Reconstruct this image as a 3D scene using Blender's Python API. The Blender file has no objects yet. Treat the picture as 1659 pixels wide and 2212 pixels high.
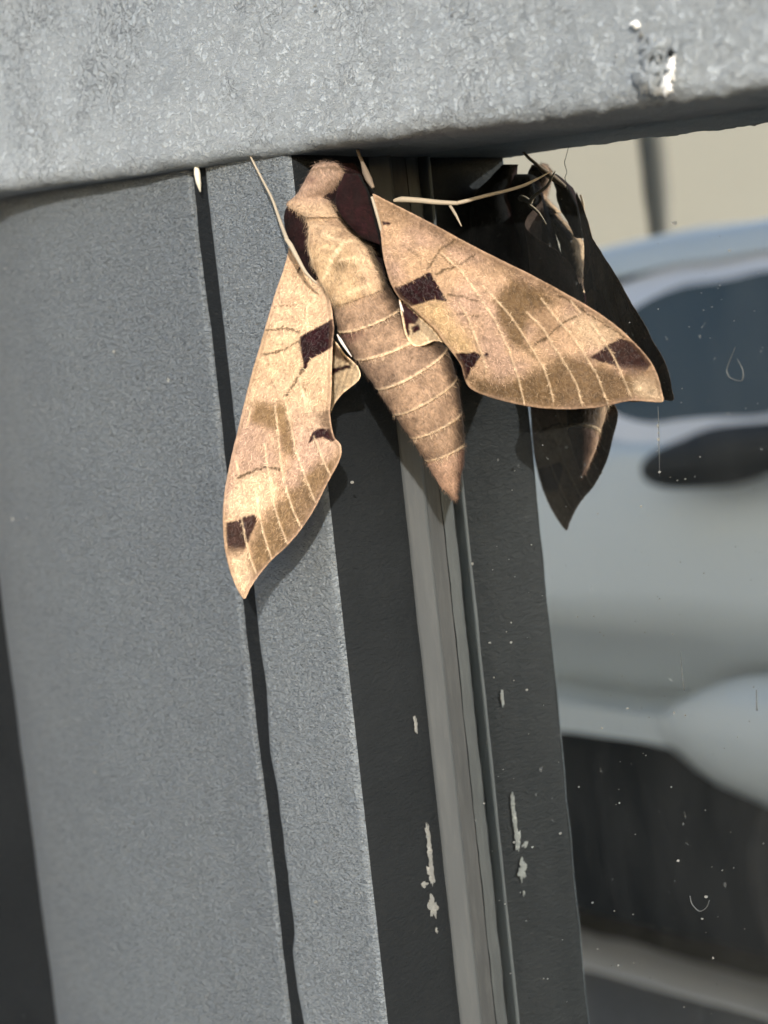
import bpy, math, random
import numpy as np
from mathutils import Vector, Matrix
from mathutils.geometry import delaunay_2d_cdt

random.seed(7); rng = np.random.default_rng(7)
S = bpy.context.scene
COL = S.collection

# ------------------------------------------------------------------ camera, sky, sun
W_, H_ = 1659.0, 2212.0            # measuring grid used for all dimensions
FPX = 3327.0
TH, PITCH, ROLL = math.radians(50), math.radians(5.0), 0.108
DIST = 0.210
CAMH = 1.22
# wall frame: X right along the wall, Y up, Z out of the glass (metres)
F0 = np.array([-math.sin(TH)*math.cos(PITCH), -math.sin(PITCH), -math.cos(TH)*math.cos(PITCH)])
R0 = np.array([math.cos(TH), 0, -math.sin(TH)])
U0 = np.cross(R0, F0)
RV = R0*math.cos(ROLL) - U0*math.sin(ROLL)
UV = U0*math.cos(ROLL) + R0*math.sin(ROLL)
HP = 0.0216                       # height of the stile face over the glass
CAM = np.array([0, 0, HP]) - DIST*F0

def wl(p):                        # wall frame -> world
    p = np.asarray(p, float)
    return np.stack([p[..., 0], -p[..., 2], p[..., 1] + CAMH - CAM[1]], -1)
def wd(v):
    v = np.asarray(v, float); return np.stack([v[..., 0], -v[..., 2], v[..., 1]], -1)
def ray(px, py):
    px = np.asarray(px, float)[..., None]; py = np.asarray(py, float)[..., None]
    return F0 + RV*(px-W_/2)/FPX - UV*(py-H_/2)/FPX
def P(px, py, h):                 # wall-frame point at height h over the glass
    d = ray(px, py); t = (np.asarray(h, float)[..., None]-CAM[2])/d[..., 2:3]
    return CAM + d*t
def PD(px, py, dep):              # point at camera depth dep
    return CAM + ray(px, py)*np.asarray(dep, float)[..., None]
def depth(p): return (np.asarray(p)-CAM) @ F0
def PR(px, py, z):                # point at wall distance z met after reflection in the glass
    d = ray(px, py).copy(); d[..., 2] *= -1
    c = CAM.copy(); c[2] *= -1
    return c + d*((z-c[2])/d[..., 2:3])

cd = bpy.data.cameras.new('camera'); cam = bpy.data.objects.new('camera', cd); COL.objects.link(cam)
r_, u_, f_ = wd(RV), wd(UV), wd(F0)
m = Matrix(((r_[0], u_[0], -f_[0]), (r_[1], u_[1], -f_[1]), (r_[2], u_[2], -f_[2]))).to_4x4()
m.translation = Vector(wl(CAM)); cam.matrix_world = m
cd.sensor_fit = 'HORIZONTAL'; cd.sensor_width = 36; cd.lens = FPX/W_*36
cd.clip_start = 0.01; cd.clip_end = 400
cd.dof.use_dof = True; cd.dof.focus_distance = 0.214; cd.dof.aperture_fstop = 36
S.camera = cam
S.cycles.caustics_reflective = False; S.cycles.caustics_refractive = False

SUN_AZ, SUN_EL = math.radians(50), math.radians(17)      # azimuth to the right of the glass normal
sv = np.array([math.sin(SUN_AZ)*math.cos(SUN_EL), math.sin(SUN_EL), math.cos(SUN_AZ)*math.cos(SUN_EL)])
sw = Vector(wd(sv))
sd = bpy.data.lights.new('sun', 'SUN'); sd.energy = 2.6; sd.angle = math.radians(0.6); sd.color = (1, .955, .90)
so = bpy.data.objects.new('sun', sd); COL.objects.link(so); so.rotation_euler = sw.to_track_quat('Z', 'Y').to_euler()
w = bpy.data.worlds.new('World'); S.world = w; w.use_nodes = True
nt = w.node_tree; bg = nt.nodes['Background']; sky = nt.nodes.new('ShaderNodeTexSky')
sky.sky_type = 'NISHITA'; sky.sun_disc = False; sky.sun_elevation = SUN_EL
sky.sun_rotation = math.atan2(sw.x, sw.y)
nt.links.new(sky.outputs[0], bg.inputs[0]); bg.inputs[1].default_value = 0.15
S.view_settings.view_transform = 'Standard'; S.view_settings.look = 'None'
S.view_settings.exposure = 1.12; S.view_settings.gamma = 1; S.view_settings.use_curve_mapping = False

# ------------------------------------------------------------------ helpers
def tag(o, label=None, cat=None, kind=None, group=None):
    if label: o['label'] = label
    if cat: o['category'] = cat
    if kind: o['kind'] = kind
    if group: o['group'] = group
    return o
def empty(name, loc, label, cat, group=None):
    o = bpy.data.objects.new(name, None); COL.objects.link(o); o.location = Vector(wl(loc))
    o.empty_display_size = .01
    return tag(o, label, cat, None, group)
def mesh(name, v, f, mat, parent=None, smooth=True, col=None, world=False):
    v = np.asarray(v, float)
    if not world: v = wl(v)
    if parent is not None: v = v - np.array(parent_loc(parent))
    me = bpy.data.meshes.new(name); me.from_pydata([tuple(a) for a in v], [], [tuple(int(i) for i in a) for a in f])
    me.materials.append(mat)
    if smooth: me.polygons.foreach_set('use_smooth', [True]*len(me.polygons))
    if col is not None:
        a = me.color_attributes.new('pigment_shade', 'FLOAT_COLOR', 'POINT')
        c = np.ones((len(v), 4)); c[:, :3] = col; a.data.foreach_set('color', c.ravel())
    me.update()
    o = bpy.data.objects.new(name, me); COL.objects.link(o)
    if parent is not None: o.parent = parent
    return o
def parent_loc(p):
    l = np.zeros(3)
    while p is not None:
        l += np.array(p.location); p = p.parent
    return l
def hsh(ix, iy, s=0):
    n = (ix.astype(np.int64)*374761393 + iy.astype(np.int64)*668265263 + s*1442695041) & 0x7fffffff
    n = ((n ^ (n >> 13))*1274126177) & 0x7fffffff
    return ((n ^ (n >> 16)) & 0xffff)/65535.0
def vn(x, y, s=0):
    ix = np.floor(x); iy = np.floor(y); fx = x-ix; fy = y-iy
    fx = fx*fx*(3-2*fx); fy = fy*fy*(3-2*fy)
    a = hsh(ix, iy, s); b = hsh(ix+1, iy, s); c = hsh(ix, iy+1, s); d = hsh(ix+1, iy+1, s)
    return (a*(1-fx)+b*fx)*(1-fy) + (c*(1-fx)+d*fx)*fy
def fbm(x, y, s=0, o=4):
    x = np.asarray(x, float); y = np.asarray(y, float)
    r = 0; a = .5
    for k in range(o):
        r = r + a*(vn(x, y, s+k)-.5)*2; x = x*2.03+17.1; y = y*2.03+5.7; a *= .5
    return r
def sdf(x, y, poly):              # signed distance, negative inside
    p = np.asarray(poly, float); q = np.roll(p, -1, 0)
    d = np.full(x.shape, 1e18); ins = np.zeros(x.shape, bool)
    for (ax, ay), (bx, by) in zip(p, q):
        ex, ey = bx-ax, by-ay; t = np.clip(((x-ax)*ex+(y-ay)*ey)/(ex*ex+ey*ey+1e-9), 0, 1)
        d = np.minimum(d, (x-ax-t*ex)**2 + (y-ay-t*ey)**2)
        c = ((ay > y) != (by > y)) & (x < (bx-ax)*(y-ay)/((by-ay) if by != ay else 1e-9)+ax)
        ins ^= c
    d = np.sqrt(d); return np.where(ins, -d, d)
def dline(x, y, pts):
    d = np.full(x.shape, 1e18)
    for (ax, ay), (bx, by) in zip(pts[:-1], pts[1:]):
        ex, ey = bx-ax, by-ay; t = np.clip(((x-ax)*ex+(y-ay)*ey)/(ex*ex+ey*ey+1e-9), 0, 1)
        d = np.minimum(d, (x-ax-t*ex)**2 + (y-ay-t*ey)**2)
    return np.sqrt(d)
def sm(a, b, x): t = np.clip((x-a)/(b-a), 0, 1); return t*t*(3-2*t)
def catmull(pts, n=6, closed=False):
    p = np.asarray(pts, float); N = len(p); out = []
    rngk = range(N if closed else N-1)
    for i in rngk:
        if closed: a, b, c, d = p[(i-1) % N], p[i], p[(i+1) % N], p[(i+2) % N]
        else: a, b, c, d = p[max(i-1, 0)], p[i], p[i+1], p[min(i+2, N-1)]
        for k in range(n):
            t = k/n; out.append(.5*((2*b)+(-a+c)*t+(2*a-5*b+4*c-d)*t*t+(-a+3*b-3*c+d)*t**3))
    if not closed: out.append(p[-1])
    return np.array(out)
def grid_faces(nu, nv, wrap=False):
    f = []
    for i in range(nu-1):
        for j in range(nv if wrap else nv-1):
            k = (j+1) % nv; f.append((i*nv+j, i*nv+k, (i+1)*nv+k, (i+1)*nv+j))
    return f
def tube(pts, rad, n=8):          # closed tapered tube through 3-D points
    p = np.asarray(pts, float); v = []; N = len(p)
    t = np.gradient(p, axis=0); t /= np.linalg.norm(t, axis=1)[:, None]+1e-12
    up = np.array([0.3, .2, .93])
    for i in range(N):
        a = np.cross(t[i], up); a /= np.linalg.norm(a)+1e-12; b = np.cross(a, t[i])
        for k in range(n):
            an = 2*math.pi*k/n; v.append(p[i]+rad[i]*(a*math.cos(an)+b*math.sin(an)))
    f = grid_faces(N, n, True); f.append(tuple(range(n))[::-1]); f.append(tuple((N-1)*n+k for k in range(n)))
    return np.array(v), f
def box(x0, x1, y0, y1, z0, z1):
    v = [(x, y, z) for x in (x0, x1) for y in (y0, y1) for z in (z0, z1)]
    return v, [(0, 1, 3, 2), (4, 6, 7, 5), (0, 4, 5, 1), (2, 3, 7, 6), (0, 2, 6, 4), (1, 5, 7, 3)]

# ------------------------------------------------------------------ materials
def newmat(name):
    m = bpy.data.materials.new(name); m.use_nodes = True
    return m, m.node_tree, m.node_tree.nodes['Principled BSDF']
def noise(nt, scale, det=4, rough=.6, vec=None, dist=0):
    n = nt.nodes.new('ShaderNodeTexNoise'); n.inputs['Scale'].default_value = scale
    n.inputs['Detail'].default_value = det; n.inputs['Roughness'].default_value = rough; n.inputs['Distortion'].default_value = dist
    if vec: nt.links.new(vec, n.inputs['Vector'])
    return n
def ramp(nt, inp, stops):
    r = nt.nodes.new('ShaderNodeValToRGB'); e = r.color_ramp.elements
    while len(e) < len(stops): e.new(.5)
    for k, (p, c) in enumerate(stops): e[k].position = p; e[k].color = (*c, 1) if len(c) == 3 else c
    nt.links.new(inp, r.inputs[0]); return r
def mapping(nt, scale=(1, 1, 1), rot=(0, 0, 0)):
    g = nt.nodes.new('ShaderNodeNewGeometry'); mp = nt.nodes.new('ShaderNodeMapping')
    nt.links.new(g.outputs['Position'], mp.inputs[0]); mp.inputs['Scale'].default_value = scale; mp.inputs['Rotation'].default_value = rot
    return mp.outputs[0]
def math_(nt, op, a, b=None):
    n = nt.nodes.new('ShaderNodeMath'); n.operation = op
    for k, v in enumerate((a, b)):
        if v is None: continue
        if isinstance(v, (int, float)): n.inputs[k].default_value = v
        else: nt.links.new(v, n.inputs[k])
    return n.outputs[0]
def bump(nt, h, dist, st=1.0, prev=None):
    b = nt.nodes.new('ShaderNodeBump'); b.inputs['Distance'].default_value = dist; b.inputs['Strength'].default_value = st
    nt.links.new(h, b.inputs['Height'])
    if prev: nt.links.new(prev, b.inputs['Normal'])
    return b.outputs[0]
def mixc(nt, f, a, b, mode='MIX'):
    n = nt.nodes.new('ShaderNodeMix'); n.data_type = 'RGBA'; n.blend_type = mode
    for s, v in ((0, f), (6, a), (7, b)):
        if isinstance(v, (int, float)): n.inputs[s].default_value = v
        elif isinstance(v, tuple): n.inputs[s].default_value = (*v, 1)
        else: nt.links.new(v, n.inputs[s])
    return n.outputs[2]
def flat(name, c, rough=.6, spec=.5, metal=0):
    m, nt, b = newmat(name); b.inputs['Base Color'].default_value = (*c, 1); b.inputs['Roughness'].default_value = rough
    b.inputs['Specular IOR Level'].default_value = spec; b.inputs['Metallic'].default_value = metal
    return m

def paint(name, c0, c1, peel=1.0, wr=0.0, rough=.42, specks=True, ridge=(1.0, 1.0, 2.2), dust=1.0, spec=.5, cracks=False):
    """old grey exterior paint: orange peel relief, wrinkles, dust"""
    m, nt, b = newmat(name)
    v = mapping(nt, ridge)
    big = noise(nt, 22, 5, .6, v); fine = noise(nt, 1300, 3, .6, v); mid = noise(nt, 760, 4, .6, v, .8)
    col = mixc(nt, ramp(nt, big.outputs[0], [(.3, (0, 0, 0)), (.7, (1, 1, 1))]).outputs[0], c0, c1)
    dst = noise(nt, 420, 6, .75, v)
    col = mixc(nt, ramp(nt, dst.outputs[0], [(.56, (0, 0, 0)), (.72, (.28*dust,)*3)]).outputs[0], col, (.42, .42, .39))
    if specks:
        vo = nt.nodes.new('ShaderNodeTexVoronoi'); vo.inputs['Scale'].default_value = 170; nt.links.new(mapping(nt), vo.inputs['Vector'])
        vr = nt.nodes.new('ShaderNodeTexWhiteNoise'); nt.links.new(vo.outputs['Position'], vr.inputs['Vector'])
        near = math_(nt, 'LESS_THAN', vo.outputs['Distance'], .075)
        pick = math_(nt, 'GREATER_THAN', vr.outputs['Value'], .93)
        col = mixc(nt, math_(nt, 'MULTIPLY', math_(nt, 'MULTIPLY', near, pick), .6), col, (.6, .6, .54))
    crk = None
    if cracks:
        cn = noise(nt, 330, 5, .62, mapping(nt, (1, 1, 1.0)), 1.4); cm = noise(nt, 45, 3, .6, mapping(nt))
        ab = math_(nt, 'ABSOLUTE', math_(nt, 'SUBTRACT', cn.outputs[0], .5))
        ln_ = ramp(nt, ab, [(0, (1, 1, 1)), (.022, (0, 0, 0))]).outputs[0]
        crk = math_(nt, 'MULTIPLY', ln_, ramp(nt, cm.outputs[0], [(.47, (0, 0, 0)), (.62, (1, 1, 1))]).outputs[0])
        col = mixc(nt, math_(nt, 'MULTIPLY', crk, .5), col, (.09, .10, .105))
    nt.links.new(col, b.inputs['Base Color'])
    mid2 = noise(nt, 1700, 3, .6, v, .4)
    hh_ = math_(nt, 'ADD', mid.outputs[0], math_(nt, 'MULTIPLY', mid2.outputs[0], .5))
    n1 = bump(nt, hh_, .0007*peel); n1 = bump(nt, fine.outputs[0], .00012*peel, 1, n1)
    if wr:
        w1 = noise(nt, 800, 6, .7, mapping(nt, (1, 1, 1)), .5)
        rd = math_(nt, 'ABSOLUTE', math_(nt, 'SUBTRACT', w1.outputs[0], .5))
        n1 = bump(nt, ramp(nt, rd, [(0, (0, 0, 0)), (.09, (1, 1, 1))]).outputs[0], .00022*wr, 1, n1)
    if crk is not None: n1 = bump(nt, math_(nt, 'SUBTRACT', 1.0, crk), .0003, 1, n1)
    nt.links.new(n1, b.inputs['Normal'])
    rr = ramp(nt, dst.outputs[0], [(.3, (rough,)*3), (.8, (min(1, rough+.3),)*3)])
    nt.links.new(rr.outputs[0], b.inputs['Roughness']); b.inputs['Specular IOR Level'].default_value = spec
    return m
M_post = paint('post_paint', (.158, .182, .202), (.18, .205, .222), 3.0, 0, .45)
M_stile = paint('stile_paint', (.195, .222, .242), (.222, .25, .268), 3.0, 0, .45)
M_beam = paint('beam_paint', (.27, .303, .326), (.35, .384, .405), .55, .6, .5, dust=.3, cracks=True)
M_dark = paint('dark_paint_and_shade', (.009, .0105, .0118), (.013, .0148, .0162), .35, 0, .5, False, dust=.05, spec=.1)  # rebate paint, reused for shade in the joint and side recess

def mat_gasket(name, lo, hi, dc):
    m, nt, b = newmat(name); v = mapping(nt, (3, 3, .35))
    n = noise(nt, 300, 6, .7, v); n2 = noise(nt, 60, 4, .6, v)
    c = ramp(nt, n2.outputs[0], [(.3, lo), (.7, hi)]).outputs[0]
    c = mixc(nt, ramp(nt, n.outputs[0], [(.5, (0, 0, 0)), (.75, (.4, .4, .4))]).outputs[0], c, dc)
    nt.links.new(c, b.inputs['Base Color']); b.inputs['Roughness'].default_value = .7
    nt.links.new(bump(nt, n.outputs[0], .0001), b.inputs['Normal']); return m
M_gasket = mat_gasket('gasket_rubber', (.026, .030, .032), (.042, .047, .048), (.065, .068, .066))
M_lip = mat_gasket('dirty_lip_rubber', (.014, .016, .017), (.032, .034, .034), (.07, .072, .07))

def mat_glass():
    m, nt, b = newmat('mirror_film_glass')
    b.inputs['Base Color'].default_value = (.83, .90, .92, 1); b.inputs['Metallic'].default_value = 1; b.inputs['Roughness'].default_value = .0
    v = mapping(nt, (1, 1, 1)); wob = noise(nt, 28, 2, .5, v)
    nt.links.new(bump(nt, wob.outputs[0], .00012, .6), b.inputs['Normal'])
    d = nt.nodes.new('ShaderNodeBsdfDiffuse')
    dn = noise(nt, 40, 6, .7, mapping(nt, (1, 1, .35)))
    sp = noise(nt, 700, 2, .5, v)
    fac = math_(nt, 'ADD', ramp(nt, dn.outputs[0], [(.40, (.004,)*3), (.78, (.035,)*3)]).outputs[0], ramp(nt, sp.outputs[0], [(.70, (0,)*3), (.76, (.12,)*3)]).outputs[0])
    d.inputs['Color'].default_value = (.45, .47, .46, 1)
    mx = nt.nodes.new('ShaderNodeMixShader'); nt.links.new(fac, mx.inputs[0]); nt.links.new(b.outputs[0], mx.inputs[1]); nt.links.new(d.outputs[0], mx.inputs[2])
    nt.links.new(mx.outputs[0], nt.nodes['Material Output'].inputs[0]); return m
M_glass = mat_glass()

def mat_moth(name, bscale=1.0, amp=.35, rough=.75):
    m, nt, b = newmat(name)
    at = nt.nodes.new('ShaderNodeVertexColor'); at.layer_name = 'pigment_shade'
    v = mapping(nt)
    n = noise(nt, 1500*bscale, 3, .6, v, 1.5); n2 = noise(nt, 420*bscale, 4, .65, v, .8)
    f = math_(nt, 'ADD', math_(nt, 'MULTIPLY', n.outputs[0], .6), math_(nt, 'MULTIPLY', n2.outputs[0], .4))
    g = ramp(nt, f, [(.36, (1-amp,)*3), (.5, (1, 1, 1)), (.64, (1+amp,)*3)])
    c = mixc(nt, 1.0, at.outputs[0], g.outputs[0], 'MULTIPLY')
    nt.links.new(c, b.inputs['Base Color']); b.inputs['Roughness'].default_value = rough
    b.inputs['Specular IOR Level'].default_value = .08
    b.inputs['Sheen Weight'].default_value = .03; b.inputs['Sheen Roughness'].default_value = .4
    nt.links.new(bump(nt, n.outputs[0], .00012, 1, bump(nt, n2.outputs[0], .0002)), b.inputs['Normal'])
    return m
M_wing = mat_moth('moth_wing_scales', 1.0, .32)
M_body = mat_moth('moth_body_fur', .9, .45, .85)
def mat_hair():
    m, nt, b = newmat('moth_hair'); at = nt.nodes.new('ShaderNodeVertexColor'); at.layer_name = 'pigment_shade'
    nt.links.new(at.outputs[0], b.inputs['Base Color']); b.inputs['Roughness'].default_value = .6; b.inputs['Specular IOR Level'].default_value = .3
    return m
M_hair = mat_hair()
M_leg = flat('moth_leg_scales', (.32, .27, .20), .7, .3)
M_white = flat('white_tuft_scales', (.55, .50, .45), .6)

# ------------------------------------------------------------------ frame of the window
ROW = 1400.0
def X_at(px, h=HP, row=ROW): return float(P(px, row, h)[0])
YB, YT = float(P(800, 2500, 0)[1]) - .06, .16
def sweep(name, prof, mat, parent=None, step=.0016, amp=0.0, fr=180, seed=1, closed=False, sub=None, edge=None, y0=None, y1=None, clip=True):
    """prof: list of (X, Z); swept up the wall with slightly uneven paint"""
    pr = np.array(prof)
    if sub:
        q = [pr[0]]
        for a, b in zip(pr[:-1], pr[1:]):
            L = np.linalg.norm(b-a); k = max(1, int(L/sub))
            for i in range(1, k+1): q.append(a+(b-a)*i/k)
        pr = np.array(q)
    y0 = YB if y0 is None else y0; y1 = YT if y1 is None else y1
    ny = int((y1-y0)/step)+1; ys = np.linspace(y0, y1, ny)
    tn = np.gradient(pr, axis=0); nr = np.stack([-tn[:, 1], tn[:, 0]], 1); nr /= np.linalg.norm(nr, axis=1)[:, None]+1e-9
    s = np.concatenate([[0], np.cumsum(np.linalg.norm(np.diff(pr, axis=0), axis=1))])
    A, B = np.meshgrid(ys, s, indexing='ij')
    d = amp*fbm(A*fr, B*fr, seed) if amp else np.zeros(A.shape)
    V = np.stack([pr[None, :, 0]+nr[None, :, 0]*d, A, pr[None, :, 1]+nr[None, :, 1]*d], -1)
    if edge is not None: V = edge(V)
    if clip: V = under_rail(V)
    return mesh(name, V.reshape(-1, 3), grid_faces(ny, len(pr), closed), mat, parent)

HB = .0288
A = P(-60, 424, HB); B = P(1700, 183, .0182); ex = (B-A)/np.linalg.norm(B-A)
ey = np.cross(np.array([0, 0, 1.]), ex); ey /= np.linalg.norm(ey); ez = np.cross(ex, ey)
def under_rail(V):
    lim = A[1]+(V[..., 0]-A[0])*ex[1]/ex[0]+.003
    V[..., 1] = np.minimum(V[..., 1], lim); return V
# left post: broad, gently rounded; right side drops into the joint
xg0, xg1 = X_at(527), X_at(554)
xe = X_at(741)
def edge_px(X):
    z = HP - 2.9*max(0, xg0-.040-X)**2; yy = float(P(30, 1900, z)[1]); q = np.array([X, yy, z-.002])-CAM; zz = q@F0; return W_/2+FPX*(q@RV)/zz
lo_, hi_ = xg0-.14, xg0-.05
for _ in range(40):
    md = (lo_+hi_)/2
    if edge_px(md) < 58: lo_ = md
    else: hi_ = md
PX0 = hi_
ZL = HP-2.9*(xg0-.040-PX0)**2
prof = [(PX0-.0003, -.03), (PX0-.0001, ZL-.001)]
for k in range(26):
    X = PX0 + (xg0-.0007-PX0)*k/25
    t = max(0, (xg0-.040-X)); prof.append((X, HP - 2.9*t*t))
for a in (20, 40, 60, 80): prof.append((xg0-.0007+.0007*math.sin(math.radians(a)), HP-.0007+.0007*math.cos(math.radians(a))))
prof += [(xg0, HP-.0035), (xg0-.0004, -.004)]
def ragged_l(V):
    k = (V[..., 2] < HP-.0003) & (V[..., 0] > xg0-.002)
    V[..., 0] += np.where(k, .00045*fbm(V[..., 1]*140, V[..., 2]*90, 3)+.0002*fbm(V[..., 1]*30, V[..., 2]*0, 7), 0); return V
post = sweep('metal_post', prof, M_post, None, .0016, .00016, 110, 2, sub=.0014, edge=ragged_l)
tag(post, 'broad grey painted metal post with rounded face, left of the narrow dark joint', 'post')

v, f = box(PX0-.09, PX0-.0006, YB, YT, -.029, ZL-.004); mesh('shade_panel', v, f, M_dark, post, False)  # dark box added to stand for the shaded recess beside the post
sash = empty('glazed_frame', (xe, 0, 0), 'grey metal window frame with dark rebate, rubber gasket and mirrored glass, right of the joint', 'window')
# stile: front face, rounded arrises, and painted edge up to the rebate
prof = [(xg1+.0004, -.004), (xg1, HP-.004)]
for a in range(-85, 5, 12): prof.append((xg1+.0018+.0018*math.sin(math.radians(a)), HP-.0018+.0018*math.cos(math.radians(a))))
for a in range(5, 70, 12): prof.append((xe-.0011+.0011*math.sin(math.radians(a)), HP-.0011+.0011*math.cos(math.radians(a))))
pr_end = prof[-1]
def ragged(V):
    k = np.clip((xg1+.004-V[..., 0])/.004, 0, 1)
    bl = sm(.1, .6, fbm(V[..., 1]*55, V[..., 1]*0, 12)) * .0013 + .0005*fbm(V[..., 1]*260, V[..., 2]*60, 5)
    V[..., 0] -= k*bl*np.where(V[..., 1] < -.01, 1, .15)
    return V
stile = sweep('stile', prof, M_stile, sash, .0016, .00018, 150, 4, sub=.0012, edge=ragged)
v, f = box(xg0-.0012, xg1+.0012, YB, float(A[1]+(xg0-A[0])*ex[1]/ex[0]), -.002, HP-.0008)
mesh('gap_shade', v, f, M_dark, sash, False)  # black strip added in place of the shade inside the gap
xfoot = xe-.0009
prof = [(pr_end[0]-.0001, pr_end[1]+.00002), (xe-.00005, HP-.0016), (xe-.0003, .012), (xfoot, .0070), (xfoot-.0003, .0058), (xfoot-.0004, -.002)]
reb = sweep('rebate', prof, M_dark, sash, .002, .00010, 180, 6, sub=.0012)
tag(reb, 'dark painted inner edge beside the gasket')
# gasket bead
prof = [(xfoot-.0004, .0061), (xfoot+.0001, .0060), (xfoot+.0003, .00575), (xfoot+.0019, .0042), (xfoot+.0021, .0038), (xfoot+.0019, .0035), (xfoot+.0003, .0031)]
gas = sweep('gasket', prof, M_gasket, sash, .0016, .00009, 240, 8)
tag(gas, 'weathered warm grey rubber gasket')
prof = [(xfoot-.0004, .0034), (xfoot+.0006, .0031), (xfoot+.0010, .0024), (xfoot+.0009, .0010), (xfoot+.0012, .0001)]
lip = sweep('gasket_lip', prof, M_lip, sash, .0012, .00022, 300, 9); tag(lip, 'dirty dark lower lip of the gasket')
# glass
xl, xr = xfoot-.004, float(P(1659, 1400, 0)[0])+.45
v, f = box(xl, xr, YB-.3, YT+.02, -.006, 0)
glass = mesh('glass_pane', v, f, M_glass, sash, False)
tag(glass, 'mirrored glass reflecting a parked car')

# top beam: tilted rail with a sloping front face
L0, L1 = -.25, float(np.linalg.norm(B-A))+.35
prof = [(-.0001, -.006), (.0000, HB-.0030)]     # (up, z)
for a in range(0, 91, 10):
    an = math.radians(a); prof.append((.0024-.0024*math.cos(an), HB-.0024+.0024*math.sin(an)))
for k in range(1, 50): prof.append((.0024+.0013*k, HB-.01*.0013*k))
prof += [(.068, -.004)]
pr = np.array(prof); s = np.concatenate([[0], np.cumsum(np.linalg.norm(np.diff(pr, axis=0), axis=1))])
us = np.concatenate([np.linspace(L0, -.01, 12), np.arange(-.0092, L1-.33, .0008), np.linspace(L1-.325, L1, 12)])
UU, SS = np.meshgrid(us, s, indexing='ij')
tn = np.gradient(pr, axis=0); nr = np.stack([-tn[:, 1], tn[:, 0]], 1); nr /= np.linalg.norm(nr, axis=1)[:, None]
right = sm(.07, .15, UU)
wrk = np.abs(fbm(UU*420, SS*330, 21, 4))
dd = .00045*fbm(UU*60, SS*60, 22) + .00022*fbm(UU*300, SS*300, 24) - .00045*(1-sm(0, .16, wrk))*(.15+.85*right)
def PB(px, py, z=0):
    d = ray(px, py); t = ((A-CAM) @ ez + z)/(d @ ez); return CAM+d*t
# blister scar at the right
QX = float((PB(1432, 150)-A) @ ex); QS = float((PB(1432, 150)-A) @ ey)
rr = np.sqrt(((UU-QX)/.0045)**2+((SS-.0024-QS)/.0050)**2)
dd += .0004*np.exp(-((rr-.8)/.22)**2)*(.6+.6*fbm(UU*500, SS*500, 31)) 
fade = np.clip(np.arange(len(s))/4, 0, 1)[None, :]
dd = -dd*fade*-1
V = A + UU[..., None]*ex + (pr[None, :, 0]+nr[None, :, 0]*-dd)[..., None]*ey
V = V - HB*ez + (pr[None, :, 1]+np.abs(nr[None, :, 1])*dd)[..., None]*ez
beam = empty('top_rail', A, 'light grey rail with wrinkled flaking paint running across above the moth', 'rail')
mesh('rail_body', V.reshape(-1, 3), grid_faces(len(us), len(pr)), M_beam, beam)
# wall of the building behind, unseen slab, pale to bounce sun on the car
v, f = box(-6, 6, -CAMH+CAM[1], 1.9, -.30, -.030)
wall = mesh('building_wall', v, f, flat('wall_render', (.50, .48, .45), .8), None, False); tag(wall, 'pale wall of the building behind the window frame', 'wall')

# ------------------------------------------------------------------ moth
Z1 = lambda a: [(466.3+.3307*x, 301.7+.3307*y) for x, y in a]
Z2 = lambda a: [(768+.4299*x, 356.6+.4299*y) for x, y in a]
Z3 = lambda a: [(438.9+.32244*x, 603.5+.32244*y) for x, y in a]
Z4 = lambda a: [(713.2+.215*x, 658.3+.215*y) for x, y in a]
moth = empty('moth', P(800, 700, .021), 'large tan hawk moth with dark brown patches, wings spread under the rail', 'moth')

def surf_mesh(outline, hfun, step, relief=None, thick=.00022):
    """outline in measuring units -> two-sided thin wing with relief"""
    o = np.asarray(outline, float)
    # densify the outline
    q = []
    for a, b in zip(o, np.roll(o, -1, 0)):
        k = max(1, int(np.linalg.norm(b-a)/step))
        for i in range(k): q.append(a+(b-a)*i/k)
    q = np.array(q); q = q + .55*np.stack([fbm(q[:, 0]*.12, q[:, 1]*.12, 41), fbm(q[:, 0]*.12, q[:, 1]*.12, 42)], 1)
    x0, y0 = q.min(0); x1, y1 = q.max(0)
    gx, gy = np.meshgrid(np.arange(x0, x1, step), np.arange(y0, y1, step*.87)); gx = gx + (np.arange(gx.shape[0]) % 2)[:, None]*step/2
    gx = gx.ravel() + rng.uniform(-.15, .15, gx.size)*step; gy = gy.ravel()+rng.uniform(-.15, .15, gy.size)*step
    k = sdf(gx, gy, q) < -.6*step; pts = np.concatenate([q, np.stack([gx[k], gy[k]], 1)])
    n = len(q)
    vo, eo, fo, *_ = delaunay_2d_cdt([Vector(p) for p in pts], [], [list(range(n))], 1, 1e-7)
    vo = np.array([tuple(p) for p in vo]); x, y = vo[:, 0], vo[:, 1]
    h = hfun(x, y)
    edge = -sdf(x, y, q)
    top = P(x, y, h)
    if relief is not None:
        top = top - F0*relief(x, y, edge)[:, None]
    t = thick*sm(0, 6, edge)+.00003
    bot = top + F0*t[:, None]
    V = np.concatenate([top, bot]); N = len(top)
    F = [tuple(a) for a in fo]+[tuple(N+i for i in a[::-1]) for a in fo]
    # rim
    from collections import Counter
    ed = Counter(); 
    for a in fo:
        for i in range(len(a)): ed[(a[i], a[(i+1) % len(a)])] += 1
    for (i, j) in list(ed):
        if (j, i) not in ed: F.append((j, i, N+i, N+j))
    return V, F, x, y, edge
def lerpc(c, d, t): return c*(1-t[:, None])+np.asarray(d)*t[:, None]

TAN = np.array((.385, .252, .152)); PINK = np.array((.365, .240, .168)); OLIV = np.array((.098, .060, .027)); DARK = np.array((.016, .004, .005))
PALE = np.array((.62, .455, .29)); BROWN = np.array((.15, .093, .054)); YEL = np.array((.45, .31, .16))

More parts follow.
